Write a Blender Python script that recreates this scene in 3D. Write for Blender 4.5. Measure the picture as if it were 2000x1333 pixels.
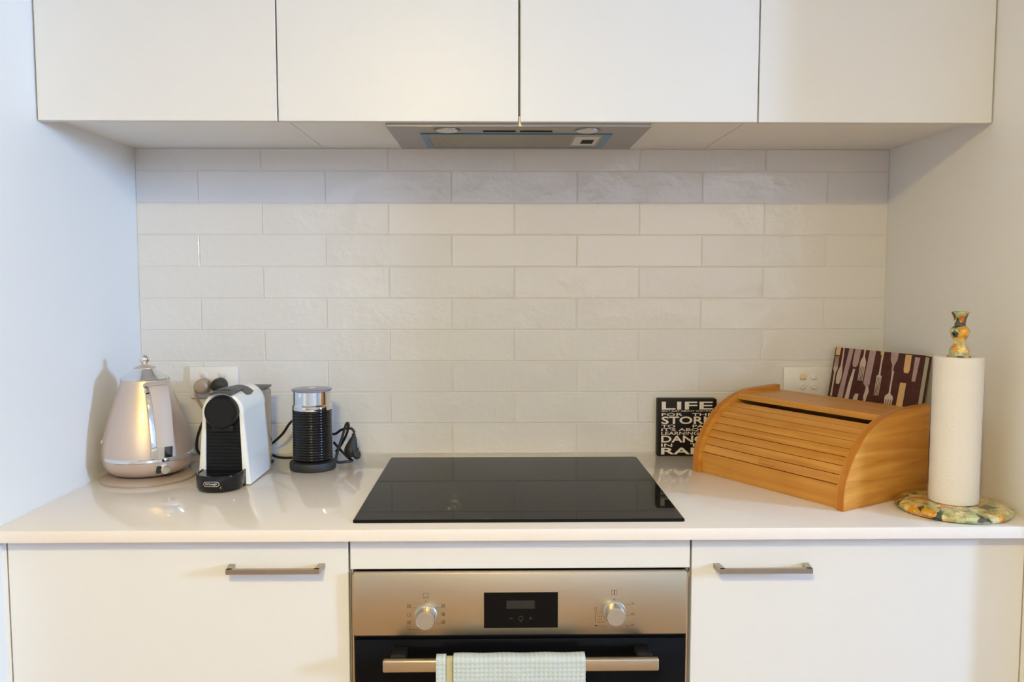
import bpy, bmesh, math, random
from mathutils import Vector, Matrix
random.seed(7)
S = bpy.context.scene
C = S.collection
for o in list(bpy.data.objects): bpy.data.objects.remove(o)

# ------------------------------------------------------------------ camera, exposure, world
cam_d = bpy.data.cameras.new('camera'); cam = bpy.data.objects.new('camera', cam_d); C.objects.link(cam)
cam_d.sensor_width = 36.0; cam_d.lens = 36.0 * 1621.0 / 2000.0; cam_d.clip_start = 0.02
cam.location = (-0.03815, -2.0104, 1.32725)
cam.rotation_euler = (math.pi / 2 - 0.07405, 0, -0.01565)
S.camera = cam
vs = S.view_settings
vs.view_transform = 'Standard'; vs.look = 'None'; vs.gamma = 1.0; vs.use_curve_mapping = False
vs.exposure = 0.0
w = bpy.data.worlds.new('world'); S.world = w; w.use_nodes = True
w.node_tree.nodes['Background'].inputs[0].default_value = (0.75, 0.87, 1.0, 1)
w.node_tree.nodes['Background'].inputs[1].default_value = 0.6
LAMP_POWER = 208.0        # opal ceiling lamp, warm
WINDOW_POWER = 268.0      # daylight in the small window far to the right
FILL_POWER = 1.3        # glow of the added fill window behind the camera
LAMP_X, LAMP_Y, LAMP_Z = -0.30, -2.42, 2.17
LAMP_COL = (1.0, 0.785, 0.285)
DAY_COL = (0.38, 0.615, 1.0)

# ------------------------------------------------------------------ materials
def mat(name, col, rough=0.5, metal=0.0, spec=0.5, bump=None, var=None, emis=None, trans=0.0, coat=0.0, ior=None, aniso=0.0, alpha=1.0):
    m = bpy.data.materials.new(name); m.use_nodes = True
    nt = m.node_tree; b = nt.nodes['Principled BSDF']
    b.inputs['Base Color'].default_value = (*col, 1); b.inputs['Roughness'].default_value = rough
    b.inputs['Metallic'].default_value = metal; b.inputs['Specular IOR Level'].default_value = spec
    b.inputs['Transmission Weight'].default_value = trans; b.inputs['Coat Weight'].default_value = coat
    b.inputs['Coat Roughness'].default_value = 0.06
    b.inputs['Anisotropic'].default_value = aniso
    b.inputs['Alpha'].default_value = alpha
    if ior: b.inputs['IOR'].default_value = ior
    tc = nt.nodes.new('ShaderNodeTexCoord')
    def noise(scale, detail=2.0, stretch=None, coord='Object'):
        n = nt.nodes.new('ShaderNodeTexNoise'); n.inputs['Scale'].default_value = scale; n.inputs['Detail'].default_value = detail
        mp = nt.nodes.new('ShaderNodeMapping'); nt.links.new(tc.outputs[coord], mp.inputs[0])
        if stretch: mp.inputs['Scale'].default_value = stretch
        nt.links.new(mp.outputs[0], n.inputs['Vector']); return n
    if bump:
        scale, strength, dist = bump[:3]; st = bump[3] if len(bump) > 3 else None
        n = noise(scale, 3.0, st); bp = nt.nodes.new('ShaderNodeBump')
        bp.inputs['Strength'].default_value = strength; bp.inputs['Distance'].default_value = dist
        nt.links.new(n.outputs['Fac'], bp.inputs['Height']); nt.links.new(bp.outputs[0], b.inputs['Normal'])
    if var:
        scale, amt = var[:2]; st = var[2] if len(var) > 2 else None
        n = noise(scale, 4.0, st)
        mx = nt.nodes.new('ShaderNodeMix'); mx.data_type = 'RGBA'
        mx.inputs['A'].default_value = (*[max(0, c * (1 - amt)) for c in col], 1)
        mx.inputs['B'].default_value = (*[min(1, c * (1 + amt)) for c in col], 1)
        nt.links.new(n.outputs['Fac'], mx.inputs['Factor']); nt.links.new(mx.outputs['Result'], b.inputs['Base Color'])
    if emis:
        b.inputs['Emission Color'].default_value = (*emis[0], 1); b.inputs['Emission Strength'].default_value = emis[1]
    return m

M = {}
M['wall'] = mat('wall_paint', (0.85, 0.845, 0.83), 0.55, bump=(220, 0.12, 0.002))
M['ceiling'] = mat('ceiling_paint', (0.85, 0.85, 0.83), 0.8, bump=(150, 0.1, 0.002))
M['cab'] = mat('cabinet_laminate', (0.748, 0.745, 0.742), 0.38, spec=0.4, var=(9, 0.012))
M['carcass'] = mat('cabinet_carcass', (0.88, 0.865, 0.83), 0.45)
M['shadowgap'] = mat('painted_recess_shade', (0.03, 0.03, 0.03), 0.8)
M['counter'] = mat('quartz_stone', (0.83, 0.775, 0.735), 0.055, spec=0.5, var=(420, 0.05))
M['grout'] = mat('grout', (0.74, 0.72, 0.69), 0.9, bump=(300, 0.3, 0.001))
M['glass_black'] = mat('black_ceramic_glass', (0.0115, 0.011, 0.0105), 0.03, spec=0.08, ior=1.45, var=(7, 0.1))
M['oven_glass'] = mat('oven_glass', (0.004, 0.004, 0.005), 0.06, spec=0.12, var=(8, 0.1))
M['steel'] = mat('brushed_steel', (0.56, 0.465, 0.335), 0.36, 1.0, bump=(60, 0.06, 0.001, (0.4, 30, 30)), var=(40, 0.04, (0.5, 25, 25)))
M['steel_dark'] = mat('hood_steel', (0.34, 0.31, 0.285), 0.36, 1.0, bump=(60, 0.05, 0.001, (0.4, 30, 30)))
M['nickel'] = mat('satin_nickel', (0.42, 0.37, 0.31), 0.34, 1.0, var=(60, 0.05))
M['satin'] = mat('satin_aluminium', (0.56, 0.55, 0.52), 0.36, 1.0, var=(80, 0.03))
M['chrome'] = mat('chrome', (0.78, 0.79, 0.80), 0.06, 1.0, var=(30, 0.02))
M['rose'] = mat('champagne_enamel', (0.66, 0.535, 0.455), 0.42, 0.75, coat=0.25, var=(20, 0.03))
M['rose_plastic'] = mat('champagne_plastic', (0.50, 0.415, 0.365), 0.5, 0.0, var=(20, 0.03))
M['base_plastic'] = mat('taupe_plastic', (0.40, 0.315, 0.26), 0.42, var=(20, 0.03))
M['beige_plastic'] = mat('beige_plastic', (0.40, 0.30, 0.235), 0.4, var=(20, 0.03))
M['black'] = mat('black_plastic', (0.010, 0.010, 0.011), 0.32, spec=0.25, var=(50, 0.1))
M['black_gloss'] = mat('black_gloss', (0.008, 0.008, 0.010), 0.12, spec=0.35, var=(50, 0.1))
M['black_matt'] = mat('black_matt', (0.016, 0.016, 0.017), 0.55, var=(50, 0.1))
M['cord'] = mat('black_rubber_cord', (0.010, 0.010, 0.010), 0.45, var=(90, 0.1))
M['darkgrey'] = mat('dark_grey_plastic', (0.055, 0.053, 0.05), 0.42, var=(60, 0.08))
M['white_plastic'] = mat('white_plastic', (0.82, 0.81, 0.77), 0.25, var=(30, 0.015))
M['switch'] = mat('outlet_plastic', (0.80, 0.77, 0.74), 0.3, var=(30, 0.015))
M['yellow'] = mat('yellowed_switch', (0.72, 0.62, 0.30), 0.3, var=(30, 0.03))
M['red'] = mat('red_mark', (0.78, 0.58, 0.56), 0.5, var=(30, 0.03))
M['brass'] = mat('brass', (0.70, 0.52, 0.25), 0.25, 1.0, var=(30, 0.05))
M['smoke'] = mat('smoky_plastic', (0.62, 0.63, 0.68), 0.08, trans=0.9, ior=1.25, var=(30, 0.02))
M['lidplastic'] = mat('tinted_clear_lid', (0.50, 0.50, 0.66), 0.06, trans=0.8, ior=1.35, var=(30, 0.02))
M['letter'] = mat('sign_lettering', (0.74, 0.68, 0.64), 0.6, var=(60, 0.05))
M['signblack'] = mat('sign_black', (0.009, 0.007, 0.007), 0.5, spec=0.2, bump=(80, 0.1, 0.001))
M['signedge'] = mat('sign_edge', (0.03, 0.028, 0.026), 0.5, var=(80, 0.1))
M['cover'] = mat('cover_brown', (0.075, 0.025, 0.020), 0.55, spec=0.2, var=(26, 0.45, (1, 1, 3)))
M['pages'] = mat('pages', (0.47, 0.46, 0.36), 0.85, var=(300, 0.12, (40, 40, 0.3)))
M['silver1'] = mat('print_silver', (0.60, 0.47, 0.40), 0.55, spec=0.2, var=(45, 0.25))
M['silver2'] = mat('print_mauve', (0.42, 0.29, 0.285), 0.55, spec=0.2, var=(45, 0.2))
M['silver3'] = mat('print_bone', (0.70, 0.43, 0.19), 0.55, spec=0.2, var=(45, 0.2))
M['printdark'] = mat('print_dark', (0.03, 0.022, 0.028), 0.35, var=(45, 0.2))
M['marking'] = mat('oven_print', (0.10, 0.072, 0.05), 0.5, var=(90, 0.1))
M['lcd'] = mat('display_grey', (0.016, 0.016, 0.016), 0.25, var=(90, 0.05))
M['lcdmark'] = mat('display_mark', (0.035, 0.035, 0.035), 0.3, var=(90, 0.05))
M['blue'] = mat('blue_film', (0.03, 0.15, 0.27), 0.3, var=(30, 0.2))
M['filter'] = mat('filter_mesh', (0.36, 0.33, 0.26), 0.45, 0.8, var=(200, 0.2))
M['slot'] = mat('hood_slot', (0.004, 0.004, 0.004), 0.6, spec=0.1, var=(50, 0.1))
M['hoodlens'] = mat('frosted_lens', (0.62, 0.60, 0.55), 0.35, var=(120, 0.05))
M['mint'] = mat('mint_cotton', (0.53, 0.60, 0.615), 0.95, spec=0.1, bump=(900, 0.4, 0.001), var=(35, 0.05))
M['hem'] = mat('sand_hem', (0.55, 0.52, 0.35), 0.95, spec=0.1, bump=(900, 0.4, 0.001))
M['paper'] = mat('kitchen_paper', (0.80, 0.77, 0.73), 0.95, spec=0.1)
M['cardboard'] = mat('cardboard', (0.28, 0.20, 0.13), 0.9, var=(60, 0.1))
M['opal'] = mat('opal_glass_lit', (0.9, 0.85, 0.75), 0.4, emis=(LAMP_COL, LAMP_POWER))
M['pane_small'] = mat('daylight_pane', (0.6, 0.7, 0.8), 0.2, emis=(DAY_COL, WINDOW_POWER))
M['pane_fill'] = mat('fill_light_pane', (0.6, 0.7, 0.8), 0.2, emis=((0.97, 0.95, 1.0), FILL_POWER))
M['frame'] = mat('window_frame', (0.75, 0.75, 0.74), 0.4, var=(30, 0.02))

# paper emboss
def emboss():
    nt = M['paper'].node_tree; b = nt.nodes['Principled BSDF']; tc = nt.nodes.new('ShaderNodeTexCoord')
    v = nt.nodes.new('ShaderNodeTexVoronoi'); v.inputs['Scale'].default_value = 190
    nt.links.new(tc.outputs['Object'], v.inputs['Vector'])
    bp = nt.nodes.new('ShaderNodeBump'); bp.inputs['Strength'].default_value = 0.35; bp.inputs['Distance'].default_value = 0.0012
    nt.links.new(v.outputs['Distance'], bp.inputs['Height']); nt.links.new(bp.outputs[0], b.inputs['Normal'])
emboss()

def tile_mat():
    m = mat('glazed_tile', (0.70, 0.68, 0.655), 0.12, spec=0.5); nt = m.node_tree; b = nt.nodes['Principled BSDF']
    geo = nt.nodes.new('ShaderNodeNewGeometry'); oi = nt.nodes.new('ShaderNodeObjectInfo')
    n1 = nt.nodes.new('ShaderNodeTexNoise'); n1.inputs['Scale'].default_value = 14; n1.inputs['Detail'].default_value = 3
    n2 = nt.nodes.new('ShaderNodeTexNoise'); n2.inputs['Scale'].default_value = 60; n2.inputs['Detail'].default_value = 2
    for n in (n1, n2): nt.links.new(geo.outputs['Position'], n.inputs['Vector'])
    mm = nt.nodes.new('ShaderNodeMath'); mm.operation = 'POWER'; mm.inputs[1].default_value = 3
    nt.links.new(n1.outputs['Fac'], mm.inputs[0])
    m2 = nt.nodes.new('ShaderNodeMath'); m2.operation = 'MULTIPLY'
    nt.links.new(mm.outputs[0], m2.inputs[0]); nt.links.new(n2.outputs['Fac'], m2.inputs[1])
    ad = nt.nodes.new('ShaderNodeMath'); ad.operation = 'MULTIPLY_ADD'; ad.inputs[1].default_value = 0.5
    nt.links.new(n1.outputs['Fac'], ad.inputs[0]); nt.links.new(m2.outputs[0], ad.inputs[2])
    bp = nt.nodes.new('ShaderNodeBump'); bp.inputs['Strength'].default_value = 0.5; bp.inputs['Distance'].default_value = 0.008
    nt.links.new(ad.outputs[0], bp.inputs['Height']); nt.links.new(bp.outputs[0], b.inputs['Normal'])
    mx = nt.nodes.new('ShaderNodeMix'); mx.data_type = 'RGBA'
    mx.inputs['A'].default_value = (0.71, 0.686, 0.661, 1); mx.inputs['B'].default_value = (0.75, 0.726, 0.70, 1)
    nt.links.new(oi.outputs['Random'], mx.inputs['Factor']); nt.links.new(mx.outputs['Result'], b.inputs['Base Color'])
    return m
M['tile'] = tile_mat()

def wood_mat(name, c0, c1, axis_scale, rough=0.32):
    m = mat(name, c0, rough, spec=0.25); nt = m.node_tree; b = nt.nodes['Principled BSDF']
    tc = nt.nodes.new('ShaderNodeTexCoord'); oi = nt.nodes.new('ShaderNodeObjectInfo')
    mp = nt.nodes.new('ShaderNodeMapping'); mp.inputs['Scale'].default_value = axis_scale
    ad = nt.nodes.new('ShaderNodeVectorMath'); ad.operation = 'ADD'
    cx = nt.nodes.new('ShaderNodeCombineXYZ')
    ml = nt.nodes.new('ShaderNodeMath'); ml.operation = 'MULTIPLY'; ml.inputs[1].default_value = 3.7
    nt.links.new(oi.outputs['Random'], ml.inputs[0])
    for i in range(3): nt.links.new(ml.outputs[0], cx.inputs[i])
    nt.links.new(tc.outputs['Object'], ad.inputs[0]); nt.links.new(cx.outputs[0], ad.inputs[1]); nt.links.new(ad.outputs[0], mp.inputs[0])
    n = nt.nodes.new('ShaderNodeTexNoise'); n.inputs['Scale'].default_value = 1; n.inputs['Detail'].default_value = 6; n.inputs['Distortion'].default_value = 0.7
    nt.links.new(mp.outputs[0], n.inputs['Vector'])
    n2 = nt.nodes.new('ShaderNodeTexNoise'); n2.inputs['Scale'].default_value = 9; n2.inputs['Detail'].default_value = 2
    nt.links.new(ad.outputs[0], n2.inputs['Vector'])
    s = nt.nodes.new('ShaderNodeMath'); s.operation = 'MULTIPLY_ADD'; s.inputs[1].default_value = 0.45
    nt.links.new(n2.outputs['Fac'], s.inputs[0]); nt.links.new(n.outputs['Fac'], s.inputs[2])
    cr = nt.nodes.new('ShaderNodeValToRGB')
    cr.color_ramp.elements[0].position = 0.45; cr.color_ramp.elements[0].color = (*c0, 1)
    cr.color_ramp.elements[1].position = 0.95; cr.color_ramp.elements[1].color = (*c1, 1)
    nt.links.new(s.outputs[0], cr.inputs[0]); nt.links.new(cr.outputs[0], b.inputs['Base Color'])
    return m
M['wood'] = wood_mat('rubberwood', (0.47, 0.175, 0.024), (0.68, 0.335, 0.072), (3, 60, 60))
M['wood_side'] = wood_mat('rubberwood_side', (0.47, 0.165, 0.013), (0.72, 0.345, 0.065), (60, 5, 60), 0.42)
M['wood_rail'] = wood_mat('rubberwood_rail', (0.42, 0.135, 0.014), (0.56, 0.225, 0.035), (40, 12, 40))
M['floor'] = wood_mat('timber_floor', (0.38, 0.25, 0.145), (0.50, 0.35, 0.22), (1.2, 14, 14), 0.4)

def decoupage():
    m = mat('decoupage_lacquer', (0.6, 0.6, 0.3), 0.12, coat=0.8); nt = m.node_tree; b = nt.nodes['Principled BSDF']
    tc = nt.nodes.new('ShaderNodeTexCoord')
    nz = nt.nodes.new('ShaderNodeTexNoise'); nz.inputs['Scale'].default_value = 28; nz.inputs['Detail'].default_value = 3
    nt.links.new(tc.outputs['Object'], nz.inputs['Vector'])
    mixv = nt.nodes.new('ShaderNodeVectorMath'); mixv.operation = 'MULTIPLY_ADD'; mixv.inputs[1].default_value = (0.05, 0.05, 0.05)
    nt.links.new(nz.outputs['Color'], mixv.inputs[0]); nt.links.new(tc.outputs['Object'], mixv.inputs[2])
    v = nt.nodes.new('ShaderNodeTexVoronoi'); v.inputs['Scale'].default_value = 52
    nt.links.new(mixv.outputs[0], v.inputs['Vector'])
    sep = nt.nodes.new('ShaderNodeSeparateColor'); nt.links.new(v.outputs['Color'], sep.inputs[0])
    cr = nt.nodes.new('ShaderNodeValToRGB'); r = cr.color_ramp; r.interpolation = 'CONSTANT'
    cols = [(0.0, (0.46, 0.46, 0.17)), (0.18, (0.74, 0.56, 0.20)), (0.34, (0.80, 0.38, 0.02)), (0.50, (0.42, 0.46, 0.20)), (0.60, (0.62, 0.15, 0.012)), (0.68, (0.72, 0.60, 0.27)), (0.82, (0.035, 0.06, 0.04)), (0.92, (0.11, 0.075, 0.045))]
    r.elements[0].position = 0; r.elements[0].color = (*cols[0][1], 1); r.elements[1].position = cols[1][0]; r.elements[1].color = (*cols[1][1], 1)
    for p, c in cols[2:]:
        e = r.elements.new(p); e.color = (*c, 1)
    nt.links.new(sep.outputs[0], cr.inputs[0])
    n2 = nt.nodes.new('ShaderNodeTexNoise'); n2.inputs['Scale'].default_value = 90; n2.inputs['Detail'].default_value = 4
    nt.links.new(tc.outputs['Object'], n2.inputs['Vector'])
    mr = nt.nodes.new('ShaderNodeMapRange'); mr.inputs['From Min'].default_value = 0.3; mr.inputs['From Max'].default_value = 0.7
    mr.inputs['To Min'].default_value = 0.45; mr.inputs['To Max'].default_value = 1.3
    nt.links.new(n2.outputs['Fac'], mr.inputs[0])
    mu = nt.nodes.new('ShaderNodeVectorMath'); mu.operation = 'SCALE'
    nt.links.new(cr.outputs[0], mu.inputs[0]); nt.links.new(mr.outputs[0], mu.inputs['Scale'])
    nt.links.new(mu.outputs[0], b.inputs['Base Color'])
    return m
M['deco'] = decoupage()

# ------------------------------------------------------------------ mesh helpers
def link(name, me, m, parent=None, loc=None):
    o = bpy.data.objects.new(name, me); C.objects.link(o)
    if m is not None and not me.materials: me.materials.append(M[m])
    if parent: o.parent = parent
    if loc: o.location = loc
    return o
def obj(name, bm, m, parent=None, loc=None, smooth=True, angle=35):
    me = bpy.data.meshes.new(name)
    bmesh.ops.recalc_face_normals(bm, faces=bm.faces)
    bm.to_mesh(me); bm.free()
    if smooth:
        me.polygons.foreach_set('use_smooth', [True] * len(me.polygons))
        me.set_sharp_from_angle(angle=math.radians(angle))
    return link(name, me, m, parent, loc)
def tag(o, label, cat, group=None):
    o['label'] = label; o['category'] = cat
    if group: o['group'] = group
    return o
def thing(name, label, cat, loc=(0, 0, 0), rz=0, group=None):
    o = bpy.data.objects.new(name, None); C.objects.link(o); o.location = loc; o.rotation_euler = (0, 0, rz)
    o.empty_display_size = 0.05
    return tag(o, label, cat, group)
def struct(o): o['kind'] = 'structure'; return o
def box(bm, x0, x1, y0, y1, z0, z1, bev=0.0, seg=1):
    vs_ = [bm.verts.new((x, y, z)) for x in (x0, x1) for y in (y0, y1) for z in (z0, z1)]
    f = [(0, 1, 3, 2), (4, 6, 7, 5), (0, 4, 5, 1), (2, 3, 7, 6), (0, 2, 6, 4), (1, 5, 7, 3)]
    fs = [bm.faces.new([vs_[i] for i in q]) for q in f]
    if bev > 0:
        es = list({e for ff in fs for e in ff.edges})
        bmesh.ops.bevel(bm, geom=es, offset=bev, segments=seg, profile=0.5, affect='EDGES')
    return bm
def B(*a, **k): return box(bmesh.new(), *a, **k)
def lathe(prof, n=64, bm=None, center=(0, 0)):
    bm = bm or bmesh.new(); rings = []
    for r, z in prof:
        if r < 1e-6: rings.append([bm.verts.new((center[0], center[1], z))])
        else: rings.append([bm.verts.new((center[0] + r * math.cos(2 * math.pi * i / n), center[1] + r * math.sin(2 * math.pi * i / n), z)) for i in range(n)])
    for a, b in zip(rings, rings[1:]):
        for i in range(n):
            j = (i + 1) % n
            if len(a) == 1 and len(b) == 1: continue
            if len(a) == 1: bm.faces.new((a[0], b[i], b[j]))
            elif len(b) == 1: bm.faces.new((a[i], a[j], b[0]))
            else: bm.faces.new((a[i], a[j], b[j], b[i]))
    return bm
def spline(pts, sub=8):
    P = [Vector(p) for p in pts]; P = [2 * P[0] - P[1]] + P + [2 * P[-1] - P[-2]]; out = []
    for i in range(1, len(P) - 2):
        for k in range(sub):
            t = k / sub; a, b, c, d = P[i - 1], P[i], P[i + 1], P[i + 2]
            out.append(0.5 * ((2 * b) + (-a + c) * t + (2 * a - 5 * b + 4 * c - d) * t * t + (-a + 3 * b - 3 * c + d) * t ** 3))
    out.append(P[-2]); return out
def tube(pts, r, n=10, bm=None, cap=True):
    bm = bm or bmesh.new(); rings = []; nrm = None
    for i, p in enumerate(pts):
        t = (pts[min(i + 1, len(pts) - 1)] - pts[max(i - 1, 0)]).normalized()
        if nrm is None: nrm = t.orthogonal().normalized()
        nrm = (nrm - t * nrm.dot(t)).normalized(); bn = t.cross(nrm)
        rr = r(i / (len(pts) - 1)) if callable(r) else r
        rings.append([bm.verts.new(p + rr * (math.cos(2 * math.pi * k / n) * nrm + math.sin(2 * math.pi * k / n) * bn)) for k in range(n)])
    for a, b in zip(rings, rings[1:]):
        for k in range(n): bm.faces.new((a[k], a[(k + 1) % n], b[(k + 1) % n], b[k]))
    if cap: bm.faces.new(rings[0]); bm.faces.new(rings[-1])
    return bm
def prism(outline, to3, t0, t1, bm=None, bev=0.0, seg=1):
    """outline of (a,b); to3(a,b,t)->xyz"""
    bm = bm or bmesh.new()
    A = [bm.verts.new(to3(a, b, t0)) for a, b in outline]; Bv = [bm.verts.new(to3(a, b, t1)) for a, b in outline]
    fs = [bm.faces.new(A), bm.faces.new(Bv[::-1])]; n = len(outline)
    for i in range(n): bm.faces.new((A[i], A[(i + 1) % n], Bv[(i + 1) % n], Bv[i]))
    if bev > 0:
        es = list(fs[0].edges) + list(fs[1].edges)
        bmesh.ops.bevel(bm, geom=es, offset=bev, segments=seg, profile=0.5, affect='EDGES')
    return bm
def text_bm(txt, width, height, to3, extr=0.0, bold=0.0, align=None):
    """letters as flat faces, stretched to width x height; to3(a,b)->xyz"""
    cu = bpy.data.curves.new('txt', 'FONT'); cu.body = txt; cu.size = 1; cu.offset = bold; cu.resolution_u = 3
    if extr: cu.extrude = extr
    o = bpy.data.objects.new('txt', cu); C.objects.link(o); bpy.context.view_layer.update()
    me = bpy.data.meshes.new_from_object(o.evaluated_get(bpy.context.evaluated_depsgraph_get()))
    bpy.data.objects.remove(o); bpy.data.curves.remove(cu)
    xs = [v.co.x for v in me.vertices]; ys = [v.co.y for v in me.vertices]
    x0, x1, y0, y1 = min(xs), max(xs), min(ys), max(ys)
    bm = bmesh.new(); bm.from_mesh(me); bpy.data.meshes.remove(me)
    for v in bm.verts: v.co = Vector(to3((v.co.x - x0) / (x1 - x0) * width, (v.co.y - y0) / (y1 - y0) * height, v.co.z))
    return bm
def join_bm(bm, other):
    me = bpy.data.meshes.new('tmp'); other.to_mesh(me); other.free(); bm.from_mesh(me); bpy.data.meshes.remove(me); return bm

# ------------------------------------------------------------------ the setting
XL, XR = -0.9028, 0.9028
ZC = 0.9; ZS = 1.639; PV = 0.0763; T = 0.302; X0 = -0.0007
RX0, RX1, RY0, CZ = -2.4, 5.2, -5.6, 2.42
fl = struct(obj('floor', B(RX0 - .2, RX1 + .2, RY0 - .2, 0.12, -0.1, 0.0), 'floor', smooth=False))
ce = struct(obj('ceiling', B(RX0 - .2, RX1 + .2, RY0 - .2, 0.12, CZ, CZ + 0.1), 'ceiling', smooth=False))
wb = struct(obj('wall_back', B(XL - .12, XR + .12, 0.006, 0.12, 0.0, CZ), 'wall', smooth=False))
wl = struct(obj('wall_left', B(XL - .12, XL, -0.70, 0.006, 0.0, CZ), 'wall', smooth=False))
wr = struct(obj('wall_right', B(XR, XR + .12, -0.632, 0.006, 0.0, CZ), 'wall', smooth=False))
struct(obj('wall_side_left', B(RX0, XL - .12, -0.70, -0.58, 0, CZ), 'wall', smooth=False))
struct(obj('wall_side_right', B(XR + .12, RX1, -0.632, -0.512, 0, CZ), 'wall', smooth=False))
struct(obj('wall_room_left', B(RX0 - .12, RX0, RY0, -0.58, 0, CZ), 'wall', smooth=False))
# right room wall with a small high window opening, far wall with a wide opening for the added fill window
WY, WZ, WW, WH = -2.85, 1.93, 0.60, 0.62
bm = B(RX1, RX1 + .12, RY0, WY - WW / 2, 0, CZ); box(bm, RX1, RX1 + .12, WY + WW / 2, -0.512, 0, CZ)
box(bm, RX1, RX1 + .12, WY - WW / 2, WY + WW / 2, 0, WZ - WH / 2); box(bm, RX1, RX1 + .12, WY - WW / 2, WY + WW / 2, WZ + WH / 2, CZ)
struct(obj('wall_room_right', bm, 'wall', smooth=False))
PX0, PX1, PZ0, PZ1 = -1.5, 2.6, 0.95, 2.30
bm = B(RX0, PX0, RY0 - .12, RY0, 0, CZ); box(bm, PX1, RX1, RY0 - .12, RY0, 0, CZ)
box(bm, PX0, PX1, RY0 - .12, RY0, 0, PZ0); box(bm, PX0, PX1, RY0 - .12, RY0, PZ1, CZ)
struct(obj('wall_room_rear', bm, 'wall', smooth=False))
bm = bmesh.new(); t = 0.035
for a in ((WY - WW / 2, WY - WW / 2 + t, WZ - WH / 2, WZ + WH / 2), (WY + WW / 2 - t, WY + WW / 2, WZ - WH / 2, WZ + WH / 2), (WY - WW / 2 + t, WY + WW / 2 - t, WZ - WH / 2, WZ - WH / 2 + t), (WY - WW / 2 + t, WY + WW / 2 - t, WZ + WH / 2 - t, WZ + WH / 2)):
    box(bm, RX1 + .03, RX1 + .09, a[0], a[1], a[2], a[3])
w1 = struct(obj('window_1', bm, 'frame', smooth=False))
obj('pane', B(RX1 + .055, RX1 + .061, WY - WW / 2 + t, WY + WW / 2 - t, WZ - WH / 2 + t, WZ + WH / 2 - t), 'pane_small', w1, smooth=False)
bm = bmesh.new(); t = 0.05; pm = (PX0 + PX1) / 2
for a in ((PX0, PX0 + t, PZ0, PZ1), (PX1 - t, PX1, PZ0, PZ1), (PX0 + t, PX1 - t, PZ0, PZ0 + t), (PX0 + t, PX1 - t, PZ1 - t, PZ1), (pm - t / 2, pm + t / 2, PZ0 + t, PZ1 - t)):
    box(bm, a[0], a[1], RY0 - .09, RY0 - .03, a[2], a[3])
w2 = struct(obj('fill_window', bm, 'frame', smooth=False))  # unseen window added behind the camera, its panes glow as ambient fill
for a, b in ((PX0 + t, pm - t / 2), (pm + t / 2, PX1 - t)):
    obj('pane', B(a, b, RY0 - .063, RY0 - .057, PZ0 + t, PZ1 - t), 'pane_fill', w2, smooth=False)

# tiled splashback: every tile its own piece on the back wall, grout recessed
obj('grout', B(XL, XR, 0.0016, 0.006, ZC - .02, ZS), 'grout', wb, smooth=False)
tile_cache = {}
def tile_mesh(wd, ht):
    k = (round(wd, 4), round(ht, 4))
    if k not in tile_cache:
        b = B(-wd / 2, wd / 2, 0.0, 0.0055, -ht / 2, ht / 2, bev=0.0011, seg=1)
        me = bpy.data.meshes.new('tile'); bmesh.ops.recalc_face_normals(b, faces=b.faces); b.to_mesh(me); b.free()
        me.materials.append(M['tile']); tile_cache[k] = me
    return tile_cache[k]
g = 0.0011
for r in range(10):
    z0 = ZC + r * PV + (0.0015 if r == 0 else g); z1 = min(ZC + (r + 1) * PV - g, ZS - 0.0005)
    js = [X0 + (j + (0.5 if r % 2 == 0 else 0)) * T for j in range(-4, 5)]
    for a, b in zip(js, js[1:]):
        a2, b2 = max(a + g, XL + .001), min(b - g, XR - .001)
        if b2 - a2 < 0.01: continue
        o = link('tile', tile_mesh(b2 - a2, z1 - z0), None, wb, ((a2 + b2) / 2, random.uniform(-.0002, .0003), (z0 + z1) / 2))
        o.rotation_euler = (random.uniform(-.0035, .0035), 0, random.uniform(-.0012, .0012))
        o['kind'] = 'structure'

# ------------------------------------------------------------------ base cabinets, worktop
YD = -0.583; TH = 0.018; ZB = 0.879
ct = tag(obj('worktop', B(XL, XR, -0.615, 0.0, ZB, ZC, bev=0.0015, seg=2), 'counter'), 'pale beige stone worktop running wall to wall under the splashback', 'worktop')
def bar_handle(parent, x0, x1, z, y):
    bm = bmesh.new(); h = 0.0055
    box(bm, x0 + .004, x1 - .004, y - .032, y - .024, z - h, z + h * .6, bev=.0008)
    for xa, s in ((x0, 1), (x1, -1)):
        A = [(xa, y), (xa + s * .011, y), (xa + s * .015, y - .030), (xa + s * .004, y - .032)]
        prism(A, lambda a, b, t_: (a, b, t_), z - h, z + h * .6, bm, bev=.0006)
    return obj('handle', bm, 'nickel', parent, smooth=True)
def base_cab(name, label, x0, x1, hx0, hx1, hz):
    e = thing(name, label, 'cabinet', ((x0 + x1) / 2, -0.3, 0)); ox, oy = (x0 + x1) / 2, -0.3
    bm = bmesh.new()
    for a in ((x0 + .001, x0 + .018), (x1 - .018, x1 - .001)): box(bm, a[0] - ox, a[1] - ox, YD + TH + .001 - oy, -0.002 - oy, 0.1, ZB - .001)
    box(bm, x0 + .018 - ox, x1 - .018 - ox, YD + TH + .001 - oy, -0.002 - oy, 0.1, 0.118)
    box(bm, x0 + .018 - ox, x1 - .018 - ox, -0.02 - oy, -0.002 - oy, 0.118, ZB - .001)
    box(bm, x0 + .018 - ox, x1 - .018 - ox, YD + TH + .001 - oy, YD + .1 - oy, ZB - .02, ZB - .001)
    obj('carcass', bm, 'carcass', e, smooth=False)
    obj('plinth', B(x0 - ox, x1 - ox, YD + .06 - oy, YD + .076 - oy, 0.0, 0.099), 'cab', e, smooth=False)
    d = obj('door', B(x0 + .0015 - ox, x1 - .0015 - ox, YD - oy, YD + TH - oy, 0.11, ZB - .003, bev=.001), 'cab', e)
    bar_handle(d, hx0 - ox, hx1 - ox, hz, YD - oy)
    return e
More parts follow.
